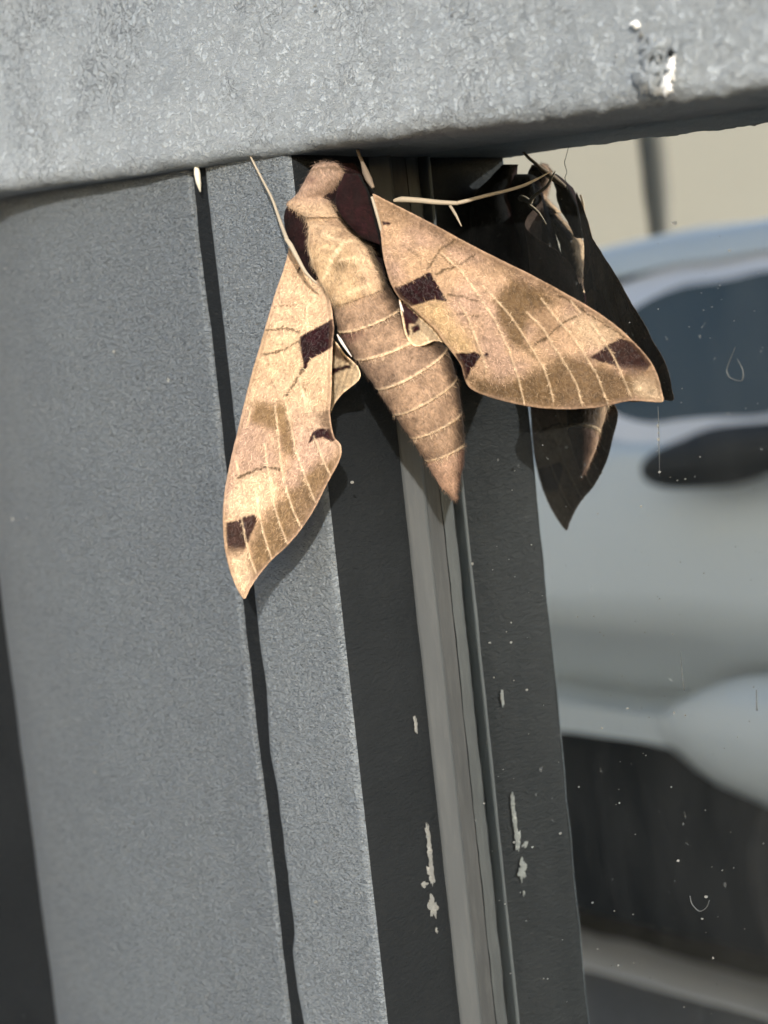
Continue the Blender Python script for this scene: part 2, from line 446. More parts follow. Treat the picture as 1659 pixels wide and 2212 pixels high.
def pattern(x, y, edge, spec, left):
    n1 = fbm(x*.012, y*.012, 51); n2 = fbm(x*.09, y*.09, 52, 3); n3 = fbm(x*.3, y*.3, 53, 2)
    jag = 5*fbm(x*.07, y*.07, 54, 3)+2.5*n3
    c = np.tile(TAN, (len(x), 1)); c = lerpc(c, PINK, sm(-.25, .3, n1)); 
    for pts, r, col, st in spec['tones']:
        d = sdf(x, y, pts)+jag*1.6; c = lerpc(c, col, (1-sm(-r, r, d))*st)
    c = c*(1+.22*n2+.26*n3)[:, None]
    for pts, wd_, st in spec['zig']:
        d = dline(x+3.0*n2+5*fbm(x*.05, y*.05, 57, 2), y+4*n3+6*fbm(x*.05, y*.05, 58, 2), pts); c = lerpc(c, OLIV*.55, (1-sm(wd_*.4, wd_*1.5, d))*st)
    for pts, fadep in spec['marks']:
        d = sdf(x, y, pts)+jag*.45
        k = 1-sm(-1.8, 1.8, d)
        if fadep: k = k*fadep(x, y)
        dk = DARK*(1+.5*n2+.35*n1)[:, None]; c = c*(1-k[:, None])+dk*k[:, None]
    for pts in spec['veins']:
        d = dline(x+1.2*n3, y+1.2*n3, pts); c = lerpc(c, PALE, (1-sm(.6, 2.9, d))*(.62+.3*n2+.2*n3))
    # rim scales along the edge
    c = lerpc(c, np.array((.40, .265, .175)), (1-sm(2, 5, edge))*(.45+.4*n2)); c = lerpc(c, BROWN*.8, np.exp(-((edge-7)/2.)**2)*.35)
    return np.clip(c, .004, .9)

# right forewing
RW = [(806, 428), (806, 418), (824, 427), (880, 455), (940, 486), (1009, 524), (1086, 563), (1155, 597), (1219, 632), (1275, 664), (1327, 700), (1370, 739), (1404, 778), (1421, 812), (1430, 847), (1432, 868),
      (1404, 868), (1366, 866), (1340, 870), (1301, 879), (1241, 884), (1181, 883), (1129, 876), (1078, 864), (1043, 853), (1017, 840), (1004, 821), (996, 791), (979, 765), (961, 743), (940, 713), (914, 688), (880, 658), (863, 645), (845, 615), (833, 578), (826, 545), (822, 505), (814, 462)]
def hR(x, y):
    h = np.interp(x, [780, 802, 880, 1009, 1155, 1275, 1370, 1431], [.0206, .0202, .0174, .0124, .00785, .00415, .0018, .0010])
    cr = np.clip((y-(417+(x-802)*.715))/260, 0, 1); return h + .0010*np.sin(cr*math.pi)*np.clip(h/.012, 0, 1) - .0006*cr*np.clip(h/.012, 0, 1)
RV_ = [Z2([(540, 540), (620, 660), (700, 780), (770, 930), (820, 1080), (848, 1200)]), Z2([(640, 610), (700, 670), (780, 760), (860, 880), (940, 1010), (975, 1100), (995, 1190)]),
       Z2([(860, 740), (940, 820), (1000, 920), (1060, 1010), (1110, 1100), (1138, 1205)]), Z2([(930, 670), (1000, 760), (1080, 850), (1150, 950), (1210, 1050), (1268, 1200)]),
       Z2([(1180, 790), (1250, 890), (1300, 970), (1340, 1060), (1385, 1165)]), Z2([(570, 780), (610, 890), (640, 960), (655, 1040)]), Z2([(1080, 680), (1130, 745)]), Z2([(430, 440), (540, 540)]), Z2([(520, 690), (570, 780)])]
specR = dict(
    tones=[(Z2([(560, 470), (760, 560), (770, 640), (700, 690), (560, 600), (450, 640), (420, 560)]), 30, TAN*1.1, .6),
           (Z2([(300, 690), (440, 680), (520, 800), (620, 950), (540, 960), (430, 860), (330, 760)]), 20, YEL, .8),
           (Z2([(690, 680), (750, 620), (770, 560), (870, 580), (960, 640), (1010, 690), (960, 720), (880, 740), (850, 880), (900, 960), (780, 900), (720, 800)]), 13, OLIV*1.15, .92),
           (Z2([(870, 720), (960, 700), (1060, 800), (1000, 870), (900, 900)]), 18, BROWN*1.15, .7),
           (Z2([(580, 1070), (760, 1090), (900, 1040), (1010, 960), (1150, 960), (1260, 1010), (1400, 1050), (1510, 1060), (1530, 1150), (1380, 1180), (1250, 1230), (850, 1220), (600, 1150)]), 20, OLIV*1.05, .9),
           (Z2([(1400, 1080), (1510, 1060), (1545, 1190), (1400, 1150)]), 14, PALE*.9, .8),
           (Z2([(80, 130), (400, 300), (740, 480), (1050, 640), (1300, 800), (1540, 1120), (1480, 1100), (1350, 880), (1000, 660), (740, 530), (560, 440), (300, 330), (120, 250)]), 26, BROWN*1.05, .8),
           (Z2([(1060, 760), (1180, 760), (1320, 850), (1240, 930), (1150, 900)]), 20, PALE*.85, .6)],
    zig=[(Z2([(500, 375), (420, 430), (360, 520)]), 2.4, .8), (Z2([(600, 455), (500, 515), (400, 545)]), 2.4, .85), (Z2([(430, 455), (490, 510)]), 2, .7), (Z2([(465, 655), (540, 665), (610, 680)]), 2.2, .7),
         (Z2([(510, 750), (640, 765)]), 2.0, .7), (Z2([(1110, 755), (1040, 800), (980, 850), (900, 900)]), 2.6, .85), (Z2([(1010, 650), (1080, 690), (1180, 755), (1290, 825), (1350, 865)]), 2.0, .85), (Z2([(230, 400), (300, 440), (330, 500)]), 1.6, .4)],
    marks=[(Z2([(190, 615), (250, 600), (310, 570), (375, 535), (410, 600), (460, 685), (400, 675), (340, 690), (265, 715), (230, 690)]), None),
           (Z2([(1180, 965), (1255, 912), (1335, 868), (1400, 895), (1455, 945), (1490, 1000), (1430, 1060), (1380, 1060), (1310, 1010), (1220, 985)]), lambda x, y: .95*(1-sm(782, 812, y-(x-1300)*.05))),
           (Z2([(500, 945), (560, 945), (600, 935), (630, 955), (600, 1000), (565, 1060), (550, 1090), (530, 1010)]), None), (Z2([(650, 945), (665, 940), (668, 962), (648, 960)]), None),
           (Z2([(135, 285), (185, 290), (170, 303), (140, 300)]), None)],
    veins=RV_)
def rel(veins):
    def fn(x, y, edge):
        r = .00006*fbm(x*.02, y*.02, 61)
        for p in veins: r = r + .00016*np.exp(-(dline(x, y, p)/2.6)**2)
        return r + .00010*np.exp(-((edge-3)/2.2)**2) + .00002*fbm(x*.25, y*.25, 62, 2)
    return fn
STEP = 2.6
V, F, x, y, e = surf_mesh(catmull(RW, 3, True), hR, STEP, rel(RV_))
cR = pattern(x, y, e, specR, False)*.76; kk = e > 9; RWX = (x[kk], y[kk], V[:len(x)][kk], cR[kk])  # right wing dimmed overall, its weaker light put into the colour
fw_r = mesh('forewing', V, F, M_wing, moth, col=np.concatenate([cR, cR*.35])); tag(fw_r, 'right forewing reaching towards the glass')

# left forewing
LW = [(642, 552), (628, 524), (622, 546), (612, 583), (599, 619), (588, 655), (577, 692), (562, 745), (546, 798), (532, 852), (516, 919), (500, 984), (487, 1048), (481, 1103), (482, 1152), (488, 1200), (503, 1252), (526, 1294),
      (539, 1274), (558, 1245), (587, 1210), (619, 1181), (652, 1142), (681, 1097), (707, 1045), (726, 1010), (737, 984), (736, 961), (723, 945), (716, 919), (713, 887), (716, 849), (717, 797), (719, 742), (722, 710), (719, 684), (713, 645), (700, 600), (670, 560)]
def hL(x, y):
    t = np.clip((y-540)/750, 0, 1); return .0287 - .01136e-3*(x-737)*1.0 + .00749e-3*(y-984) - .0026*(1-t)**1.5
LV = [Z3([(545, 790), (580, 950), (620, 1150), (680, 1320), (750, 1490)]), Z3([(480, 850), (500, 1000), (520, 1250), (560, 1420), (610, 1570), (665, 1670)]), Z3([(635, 630), (670, 780), (690, 890)]),
      Z3([(740, 1050), (790, 1180), (850, 1310)]), Z3([(410, 1100), (430, 1250), (470, 1500), (520, 1660), (565, 1770)]), Z3([(345, 1400), (370, 1560), (410, 1720), (460, 1880)]),
      Z3([(250, 1570), (280, 1720), (310, 1850), (355, 1970)]), Z3([(225, 1220), (240, 1320)]), Z3([(320, 860), (290, 980)]), Z3([(700, 150), (690, 330)])]
YL = np.array((.495, .345, .21))
specL = dict(
    tones=[(Z3([(500, -100), (900, 0), (880, 700), (850, 1000), (400, 800), (250, 900), (400, 300)]), 60, YL, .75),
           (Z3([(330, 850), (370, 810), (480, 850), (545, 830), (590, 1000), (610, 1200), (540, 1160), (490, 1010), (400, 1000), (310, 960)]), 12, OLIV*1.6, .88),
           (Z3([(220, 1000), (400, 990), (480, 1050), (500, 1230), (240, 1300), (180, 1250)]), 20, PINK*.9, .7),
           (Z3([(230, 1340), (480, 1270), (480, 1450), (380, 1560), (170, 1620), (160, 1500)]), 14, PALE*.85, .8),
           (Z3([(480, 1540), (560, 1420), (640, 1380), (700, 1280), (860, 1180), (930, 1180), (850, 1340), (700, 1620), (560, 1800), (460, 1890), (340, 2020), (290, 1960), (320, 1760), (380, 1640)]), 18, OLIV*1.3, .88),
           (Z3([(190, 1880), (280, 1830), (330, 1980), (290, 2150), (200, 2010)]), 14, PALE*.9, .6), (Z3([(760, 900), (850, 880), (870, 1010), (800, 1000)]), 10, BROWN*.6, .8)],
    zig=[(Z3([(420, 345), (530, 325), (640, 350)]), 2.4, .8), (Z3([(410, 505), (530, 470), (640, 410)]), 2.4, .85), (Z3([(670, 600), (620, 680), (560, 770)]), 3.2, .8), (Z3([(240, 1330), (330, 1290), (420, 1255), (510, 1270)]), 2.6, .9),
         (Z3([(470, 185), (560, 165), (600, 175)]), 1.8, .5), (Z3([(660, 730), (690, 750)]), 3, .6)],
    marks=[(Z3([(648, 385), (700, 350), (760, 322), (880, 255), (890, 425), (820, 485), (715, 540), (695, 595), (675, 615), (658, 500)]), None),
           (Z3([(155, 1630), (250, 1605), (300, 1585), (345, 1572), (362, 1605), (330, 1690), (300, 1765), (270, 1850), (165, 1860)]), lambda x, y: .95*(1-sm(1175, 1205, y))),
           (Z3([(735, 1015), (780, 1000), (850, 1000), (890, 1070), (860, 1085), (800, 1060), (740, 1075), (708, 1095)]), None),
           (Z1([(525, 870), (550, 825), (552, 845), (535, 875)]), None)],
    veins=LV)
V, F, x, y, e = surf_mesh(catmull(LW, 3, True), hL, STEP, rel(LV))
cL = pattern(x, y, e, specL, True); kk = e > 9; LWX = (x[kk], y[kk], V[:len(x)][kk], cL[kk])
fw_l = mesh('forewing', V, F, M_wing, moth, col=np.concatenate([cL, cL*.35])); tag(fw_l, 'left forewing lying over the grey frame')

# hindwings, mostly tucked under
def hind(outline, h, marks, name):
    V, F, x, y, e = surf_mesh(catmull(outline, 4, True), h if callable(h) else (lambda x, y: h+0*x), 2.4, lambda x, y, e: .0001*np.sin(x*.5+y*.15)+.0002*np.exp(-((e-2)/2.)**2))
    n = fbm(x*.2, y*.2, 71); c = np.tile(np.array((.40, .30, .19)), (len(x), 1))*(1+.3*n)[:, None]
    for mk, colr in marks: c = lerpc(c, colr, 1-sm(-3, 3, sdf(x, y, mk)+3*n))
    c = lerpc(c, PALE*1.1, 1-sm(3, 5.5, e)); c = np.clip(c, .004, .9)
    return tag(mesh('hindwing', V, F, M_wing, moth, col=np.concatenate([c, c*.4])), name)
hind([(862, 640), (868, 690), (878, 730), (897, 749), (918, 746), (940, 737), (966, 742), (955, 715), (925, 680), (880, 645)], lambda x, y: hR(x, y)-.0005+.0030*sm(2, 26, sdf(x, y, RW)),
     [([(860, 640), (905, 685), (898, 700), (884, 700), (884, 728), (868, 728)], DARK*1.4), ([(890, 706), (905, 700), (908, 712), (892, 722)], DARK)], 'right hindwing showing below the body')
hind([(700, 735), (722, 735), (745, 765), (762, 780), (774, 793), (779, 812), (769, 828), (742, 849), (724, 871), (712, 892), (702, 860), (700, 790)], .0222,
     [([(700, 720), (760, 770), (750, 785), (715, 765)], BROWN*.7), ([(715, 795), (755, 788), (762, 795), (735, 800), (716, 812)], DARK)], 'left hindwing with pale fringe')

# the rest of the hindwings lies under the forewings (seen mirrored in the glass)
def under(outline, hf, label):
    V, F, x, y, e = surf_mesh(catmull(outline, 4, True), hf, 5.0, None, .0002)
    c = np.tile(np.array((.035, .022, .016)), (len(x), 1))*(1+.4*fbm(x*.1, y*.1, 77))[:, None]
    return tag(mesh('hindwing_base', V, F, M_wing, moth, col=np.concatenate([c, c])), label)
under([(770, 425), (800, 436), (880, 482), (960, 528), (1040, 575), (1085, 620), (1100, 690), (1080, 770), (1045, 810), (1015, 790), (985, 745), (940, 700), (880, 640), (845, 590), (800, 540), (775, 480)],
      lambda x, y: np.clip(np.minimum(hR(x, y)-.0024-.0035*np.exp(-((x-900)/90)**2), .0178), .0006, .03), 'underside of the right hindwing')
under([(640, 575), (675, 600), (702, 640), (708, 700), (704, 800), (700, 880), (660, 900), (610, 840), (600, 740), (615, 640)],
      lambda x, y: np.maximum(hL(x, y)-.0016, HP+.0006), 'underside of the left hindwing')

# body lofts ------------------------------------------------------
def loft(rings, dep, flat_=.8, nphi=40, sag=0, back=.5, colf=None, name='abdomen_segment', mat=None, cap=True, bulge=None):
    V = []; XY = []
    for i, ((lx, ly), (rx, ry)) in enumerate(rings):
        d = dep[i]; Lp = PD(lx, ly, d); Rp = PD(rx, ry, d); C = (Lp+Rp)/2; wv = (Rp-Lp)/2; r = np.linalg.norm(wv)
        view = (C-CAM)/np.linalg.norm(C-CAM); ax = np.cross(wv/r, view); ax /= np.linalg.norm(ax)   # roughly headward/tailward
        if ax @ UV > 0: ax = -ax                                  # tailward
        for k in range(nphi):
            an = 2*math.pi*k/nphi; cs, sn = math.cos(an), math.sin(an)
            fl = flat_ if sn > 0 else back
            V.append(C + wv*cs - view*r*fl*sn + ax*(sag*r*sn))
    n = len(rings); V = np.array(V)
    F = grid_faces(n, nphi, True)
    if cap: F += [tuple(range(nphi))[::-1], tuple((n-1)*nphi+k for k in range(nphi))]
    return V, F
def project(V):
    q = V-CAM; z = q @ F0; return W_/2+FPX*(q@RV)/z, H_/2-FPX*(q@UV)/z
dep0 = lambda x, y, h: float(depth(P(x, y, h)))
# abdomen: telescoping segments
LO = catmull([(716, 640), (724, 690), (734, 728)]+Z4([(180, 470), (320, 670), (460, 850), (640, 1105), (820, 1345), (955, 1575), (1100, 1810), (1215, 1925)]), 1)
RO = catmull([(832, 604), (866, 655), (905, 690)]+Z4([(1020, 260), (1130, 350), (1180, 430), (1272, 745), (1325, 1085), (1355, 1400), (1325, 1790), (1268, 1925)]), 1)
segs = [((718, 650), (836, 612), (731, 717), (869, 662)), ((731, 717), (869, 662), (768, 776), (925, 712)), ((768, 776), (925, 712), (814, 841), (966, 753)),
        ((814, 841), (966, 753), (851, 896), (987, 818)), ((851, 896), (987, 818), (889, 947), (998, 893)), ((889, 947), (998, 893), (919, 996), (1004, 960)), ((919, 996), (1004, 960), (979, 1074), (985, 1073))]
def bodyh(t): return .0212-.0082*t
for i, (l0, r0, l1, r1) in enumerate(segs):
    l0, r0, l1, r1 = map(np.array, (l0, r0, l1, r1)); rings = []; dep = []
    nr = 16; last = i == len(segs)-1
    for k in range(nr+1):
        t = k/nr; L = l0+(l1-l0)*t; R = r0+(r1-r0)*t
        if last:
            tt = t; L = catmull(Z4([(955, 1575), (1030, 1700), (1100, 1815), (1170, 1880), (1235, 1938)]), 8)[int(tt*32)]; R = catmull(Z4([(1352, 1400), (1345, 1560), (1315, 1720), (1290, 1840), (1262, 1938)]), 8)[int(tt*32)]
        c_ = (L+R)/2; hw = (R-L)/2
        # each segment starts slightly inside the one before and flares to a lip
        fl = 1.0 + (.0 if last else .035*sm(.86, .97, t) - .05*(1-sm(0, .12, t)) + .015*math.sin(math.pi*t)) - (0.05*(1-sm(0, .1, t)) if last else 0)
        if not last and k == nr: fl -= .03
        rings.append((c_-hw*fl, c_+hw*fl)); hh = bodyh((i+t)/len(segs)); dep.append(dep0(*c_, hh))
    V, F = loft(rings, dep, .72, 56, .20, .85)
    px, py = project(V)
    T = np.repeat(np.arange(nr+1)/nr, 56); ph = np.tile(np.arange(56)/56*2*math.pi, nr+1)
    # hairy relief
    cc = V.reshape(nr+1, 56, 3).mean(1).repeat(56, 0); out = V-cc; out /= np.linalg.norm(out, axis=1)[:, None]+1e-9
    V = V + out*(.00009*fbm(px*.12, py*.12, 80+i, 3))[:, None]
    n = fbm(px*.045, py*.045, 81, 3); n2 = fbm(px*.2, py*.2, 82, 2)
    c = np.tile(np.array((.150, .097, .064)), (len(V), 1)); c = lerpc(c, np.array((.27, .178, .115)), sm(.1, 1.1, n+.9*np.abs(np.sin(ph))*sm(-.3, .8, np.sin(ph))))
    if i == 1: c = lerpc(c, DARK*3, .75*(1-sm(0, .5, T))*sm(-.2, .9, -np.cos(ph)))  # dark shading of the left side put into the colour
    if last: c = lerpc(c, np.array((.30, .185, .125)), np.full(len(V), .7)); c = lerpc(c, np.array((.32, .15, .11)), sm(.4, 1, np.cos(ph))*.6)
    if i == 2: c = lerpc(c, np.array((.12, .08, .058)), np.full(len(V), .3))
    c = c*(1+.22*n2)[:, None]
    c = c*(1-.8*(1-sm(-.15, .2, np.sin(ph))))[:, None]  # belly shade painted into the colour
    c = c*(1-.8*sm(.55 if i < 5 else .1, .93, np.cos(ph)))[:, None]  # right flank shade painted in, keeps its mirror image dark
    if not last: c = lerpc(c, PALE*(1-.6*sm(.74, .96, np.cos(ph)))[:, None], sm(.88, .95, T)*(.72+.2*n2))
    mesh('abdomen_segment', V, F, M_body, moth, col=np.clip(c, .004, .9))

def thick_loft(Ls, Rs, nstep, hs, flat_, mat, name, colf, sag=.1, label=None, rel_=.00014, back=.5):
    L = catmull(Ls, nstep); R = catmull(Rs, nstep); hh = np.interp(np.linspace(0, 1, len(L)), np.linspace(0, 1, len(hs)), hs)
    dep = [dep0(*((a+b)/2), h) for a, b, h in zip(L, R, hh)]; rings = list(zip(L, R))
    V, F = loft(rings, dep, flat_, 64, sag, back); px, py = project(V)
    cc = V.reshape(len(L), 64, 3).mean(1).repeat(64, 0); out = V-cc; out /= np.linalg.norm(out, axis=1)[:, None]+1e-9
    V = V+out*(rel_*fbm(px*.15, py*.15, 90, 3))[:, None]
    ph = np.tile(np.arange(64)/64*2*math.pi, len(L)); t = np.repeat(np.linspace(0, 1, len(L)), 64)
    c = np.clip(colf(px, py, ph, t)*(1-.85*sm(.78, .92, np.cos(ph)))[:, None]*(1-.85*(1-sm(-.15, .2, np.sin(ph))))[:, None], .004, .9)  # right flank and belly shade multiplied into the colour
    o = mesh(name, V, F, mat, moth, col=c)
    if label: tag(o, label)
    return V, c, px, py, ph
# dark side lobes of the thorax (broad, lower)
def cd_(px, py, ph, t):
    n = fbm(px*.06, py*.06, 95); c = np.tile(np.array((.009, .003, .0035)), (len(px), 1))*(1+.5*n)[:, None]
    return c
thick_loft([(690, 392), (652, 418), (620, 446), (614, 482), (625, 522), (643, 558), (662, 590), (686, 616), (712, 650)],
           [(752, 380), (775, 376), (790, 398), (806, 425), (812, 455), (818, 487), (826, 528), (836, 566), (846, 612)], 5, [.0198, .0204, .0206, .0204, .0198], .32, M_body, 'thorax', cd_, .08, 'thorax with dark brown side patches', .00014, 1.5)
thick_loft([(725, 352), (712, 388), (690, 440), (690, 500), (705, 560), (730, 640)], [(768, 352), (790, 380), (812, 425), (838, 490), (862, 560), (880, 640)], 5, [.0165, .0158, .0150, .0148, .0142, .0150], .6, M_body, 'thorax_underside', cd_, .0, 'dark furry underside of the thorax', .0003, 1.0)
def tg_(px, py, ph, t):
    n = fbm(px*.07, py*.07, 94); return np.tile(np.array((.011, .0035, .004)), (len(px), 1))*(1+.5*n)[:, None]
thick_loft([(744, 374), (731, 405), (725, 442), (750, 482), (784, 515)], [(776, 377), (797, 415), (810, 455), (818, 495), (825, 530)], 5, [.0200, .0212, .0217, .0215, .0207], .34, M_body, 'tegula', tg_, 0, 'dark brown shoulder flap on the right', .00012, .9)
# brown furry ridge over it
def cr_(px, py, ph, t):
    n = fbm(px*.05, py*.05, 96, 3); n2 = fbm(px*.22, py*.22, 97, 2)
    c = np.tile(np.array((.40, .28, .175)), (len(px), 1)); c = lerpc(c, np.array((.27, .18, .115)), sm(-.2, .5, n))
    c = lerpc(c, YEL*.8, (1-sm(40, 75, np.abs(px-(690+(py-480)*.25))))*sm(480, 560, py)*.45)
    c = lerpc(c, OLIV*.5, np.exp(-((px-733)/14)**2-((py-570)/22)**2)*.7)
    for q in ([(745, 520), (715, 560), (700, 600)], [(700, 505), (740, 522), (785, 520)], [(730, 560), (780, 558), (800, 568)], [(722, 640), (780, 622), (826, 600)]):
        c = lerpc(c, PALE, (1-sm(1.5, 5, dline(px+4*n, py+4*n2, q)))*.6)
    c = lerpc(c, PALE, sm(.90, .975, np.abs(np.cos(ph)))*.75*sm(.12, .3, t))
    return c*(1+.22*n2)[:, None]
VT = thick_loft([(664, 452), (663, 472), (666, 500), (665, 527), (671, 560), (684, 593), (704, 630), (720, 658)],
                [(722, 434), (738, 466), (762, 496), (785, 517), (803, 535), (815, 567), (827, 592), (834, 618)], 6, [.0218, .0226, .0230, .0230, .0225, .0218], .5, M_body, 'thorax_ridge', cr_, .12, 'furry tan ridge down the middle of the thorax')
def ch_(px, py, ph, t):
    n = fbm(px*.05, py*.05, 98, 3); n2 = fbm(px*.2, py*.2, 99, 2)
    c = np.tile(np.array((.28, .19, .135)), (len(px), 1)); c = lerpc(c, np.array((.36, .25, .155)), sm(415, 460, py))
    c = lerpc(c, OLIV*.6, (1-sm(1.5, 5, dline(px+3*n, py+3*n2, [(655, 372), (690, 364), (720, 362), (748, 366)])))*.55)
    c = lerpc(c, DARK*4, np.exp(-((px-672)/12)**2-((py-388)/8)**2)*.5)
    return c*(1+.2*n2)[:, None]
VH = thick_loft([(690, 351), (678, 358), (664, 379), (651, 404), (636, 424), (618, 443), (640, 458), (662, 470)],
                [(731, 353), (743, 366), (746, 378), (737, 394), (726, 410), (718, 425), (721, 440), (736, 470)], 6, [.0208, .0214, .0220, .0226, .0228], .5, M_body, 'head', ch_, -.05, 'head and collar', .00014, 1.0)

# hair -------------------------------------------------------------
def hairs(name, pts, nrm, dirs, cols, ln, wd0, lift, parent, label=None):
    """thin tapering blades: pts base, dirs along the surface, nrm away from it"""
    N = len(pts); ln = ln[:, None]
    d = dirs/np.linalg.norm(dirs, axis=1)[:, None]; sd_ = np.cross(d, nrm); sd_ /= np.linalg.norm(sd_, axis=1)[:, None]+1e-9
    a = pts-sd_*wd0; b = pts+sd_*wd0; mid = pts+d*ln*.55+nrm*ln*lift[:, None]*.7; tip = pts+d*ln+nrm*ln*lift[:, None]
    V = np.stack([a, b, mid+sd_*wd0*.7, mid-sd_*wd0*.7, tip], 1).reshape(-1, 3)
    F = []
    for i in range(N): k = 5*i; F += [(k, k+1, k+2, k+3), (k+3, k+2, k+4)]
    o = mesh(name, V, F, M_hair, parent, False, np.repeat(cols, 5, 0)); tag(o, label, None, 'stuff'); return o
def scatter_wing(W, n, axis, parent, label, seed):
    x, y, T, c = W; r = np.random.default_rng(seed); k = r.integers(0, len(x), n)
    p = T[k]+r.normal(0, .00006, (n, 3)); a = axis/np.linalg.norm(axis)
    rnd = r.normal(0, .9, (n, 3)); d = a+rnd; nv = -(p-CAM); nv /= np.linalg.norm(nv, axis=1)[:, None]; d = d-nv*(np.sum(d*nv, 1)[:, None])
    lum = c[k].mean(1); cc = np.clip(c[k]*r.uniform(.6, 2.1, (n, 1)), .003, .85)
    hairs('scale_tufts', p, nv, d, cc, r.uniform(.0003, .0008, n), .000024, r.uniform(.02, .12, n), parent, label)
scatter_wing(RWX, 9000, P(1430, 860, .001)-P(820, 450, .020), fw_r, None, 1)
scatter_wing(LWX, 8000, P(530, 1290, .033)-P(640, 560, .024), fw_l, None, 2)
def scatter_body(n, seed):
    # sample over all body meshes
    P_, N_, C_ = [], [], []
    for o in list(moth.children):
        if o.name.split('.')[0] in ('abdomen_segment', 'thorax', 'thorax_ridge', 'head'):
            me = o.data; co = np.zeros(len(me.vertices)*3); me.vertices.foreach_get('co', co); co = co.reshape(-1, 3)+np.array(moth.location)
            nn = np.zeros(len(me.vertices)*3); me.vertices.foreach_get('normal', nn); nn = nn.reshape(-1, 3)
            ca = np.zeros(len(me.vertices)*4); me.color_attributes[0].data.foreach_get('color', ca); ca = ca.reshape(-1, 4)[:, :3]
            cen = co.mean(0); sgn = np.sign(np.sum((co-cen)*nn)); nn = nn*sgn
            w_ = {'abdomen_segment': 1, 'thorax': .6, 'thorax_ridge': 5, 'head': 2.4, 'thorax_underside': 0}[o.name.split('.')[0]]
            P_.append(co); N_.append(nn); C_.append((ca, w_))
    r = np.random.default_rng(seed); out = []
    tail = wd(P(985, 1073, .013)-P(690, 360, .023)); tail /= np.linalg.norm(tail)
    allp, alln, alld, allc = [], [], [], []
    camw = wl(CAM)
    for p, nn, (ca, w_) in zip(P_, N_, C_):
        k = r.integers(0, len(p), int(n*w_)); q = p[k]; m_ = nn[k]; face = np.sum(m_*(camw-q), 1) > -.02
        q, m_, cc = q[face], m_[face], ca[k][face]
        rn = r.normal(0, .45, q.shape); d = tail+rn; d = d-m_*np.sum(d*m_, 1)[:, None]
        allp.append(q+r.normal(0, .00008, q.shape)); alln.append(m_); alld.append(d); allc.append(np.clip(cc*r.uniform(.7, 1.6, (len(cc), 1)), .003, .85))
    p, nn, d, cc = map(np.concatenate, (allp, alln, alld, allc))
    inv = lambda a: np.stack([a[:, 0], a[:, 2], -a[:, 1]], 1)
    pp = inv(p-np.array([0, 0, CAMH-CAM[1]])); hairs('fur', pp, inv(nn), inv(d), cc, r.uniform(.0004, .0013, len(pp)), .00002, r.uniform(.05, .35, len(pp)), moth, 'short tan hair on the body')
scatter_body(1400, 5)

# white tufts beside the abdomen
def tubepx(name, pts, rad, mat, parent, label=None, n=8, sp=5, h=None):
    q = catmull([(*p,) for p in pts], sp); r = np.interp(np.linspace(0, 1, len(q)), np.linspace(0, 1, len(rad)), rad)
    v, f = tube(P(q[:, 0], q[:, 1], q[:, 2]), r, n); o = mesh(name, v, f, mat, parent)
    if label: tag(o, label)
    return o
tubepx('white_tuft', [(863, 650, .0195), (870, 675, .0195), (875, 699, .0195)], [.00005, .0002, .00014, .00005], M_white, moth)
tubepx('white_tuft', [(728, 722, .0258), (742, 745, .0255), (760, 771, .0250)], [.00005, .00024, .00016, .00004], M_white, moth)
# pale fringes along the thorax
tubepx('fringe', [(618, 516, .0280), (628, 530, .0280), (642, 556, .0280), (661, 589, .0278), (684, 612, .0272)], [.0003, .00035, .0003, .00022, .0001], M_leg, moth)
tubepx('fringe', [(803, 425, .0206), (812, 455, .0205), (822, 492, .0200), (829, 530, .0196)], [.00018, .00022, .0002, .00012], M_leg, moth)
# legs and antenna
tubepx('antenna', [(540, 336, .0225), (565, 385, .0232), (588, 430, .0245), (604, 475, .0260), (620, 518, .0276)], [.00014, .00017, .0002, .00024, .0003], M_leg, moth, 'thin left antenna running up behind the rail')
tubepx('leg', [(766, 300, .0160), (775, 332, .0166), (783, 352, .0172), (790, 372, .0178), (797, 388, .0184), (806, 405, .0190)], [.0002, .00024, .00026, .00048, .0005, .0002], flat('brown_leg_scales', (.17, .13, .095), .8, .2), moth, 'front leg with swollen joint beneath the rail')
leg = tubepx('leg', [(850, 434, .0125), (868, 431, .0118), (905, 433, .0105), (945, 437, .0090), (990, 439, .0072)], [.0002, .00044, .00040, .00036, .00028], M_leg, moth, 'long pale leg stretched out to the glass')
tubepx('tarsus', [(978, 440, .0076), (1000, 436, .0067), (1040, 425, .0052), (1090, 413, .0036), (1130, 401, .0024), (1162, 386, .0013), (1193, 369, .0003)], [.00026, .00030, .00026, .00023, .00022, .00016, .00004], M_leg, leg)
tubepx('spur', [(972, 444, .0078), (984, 463, .0082), (997, 489, .0084)], [.00022, .0002, .00005], M_leg, leg)

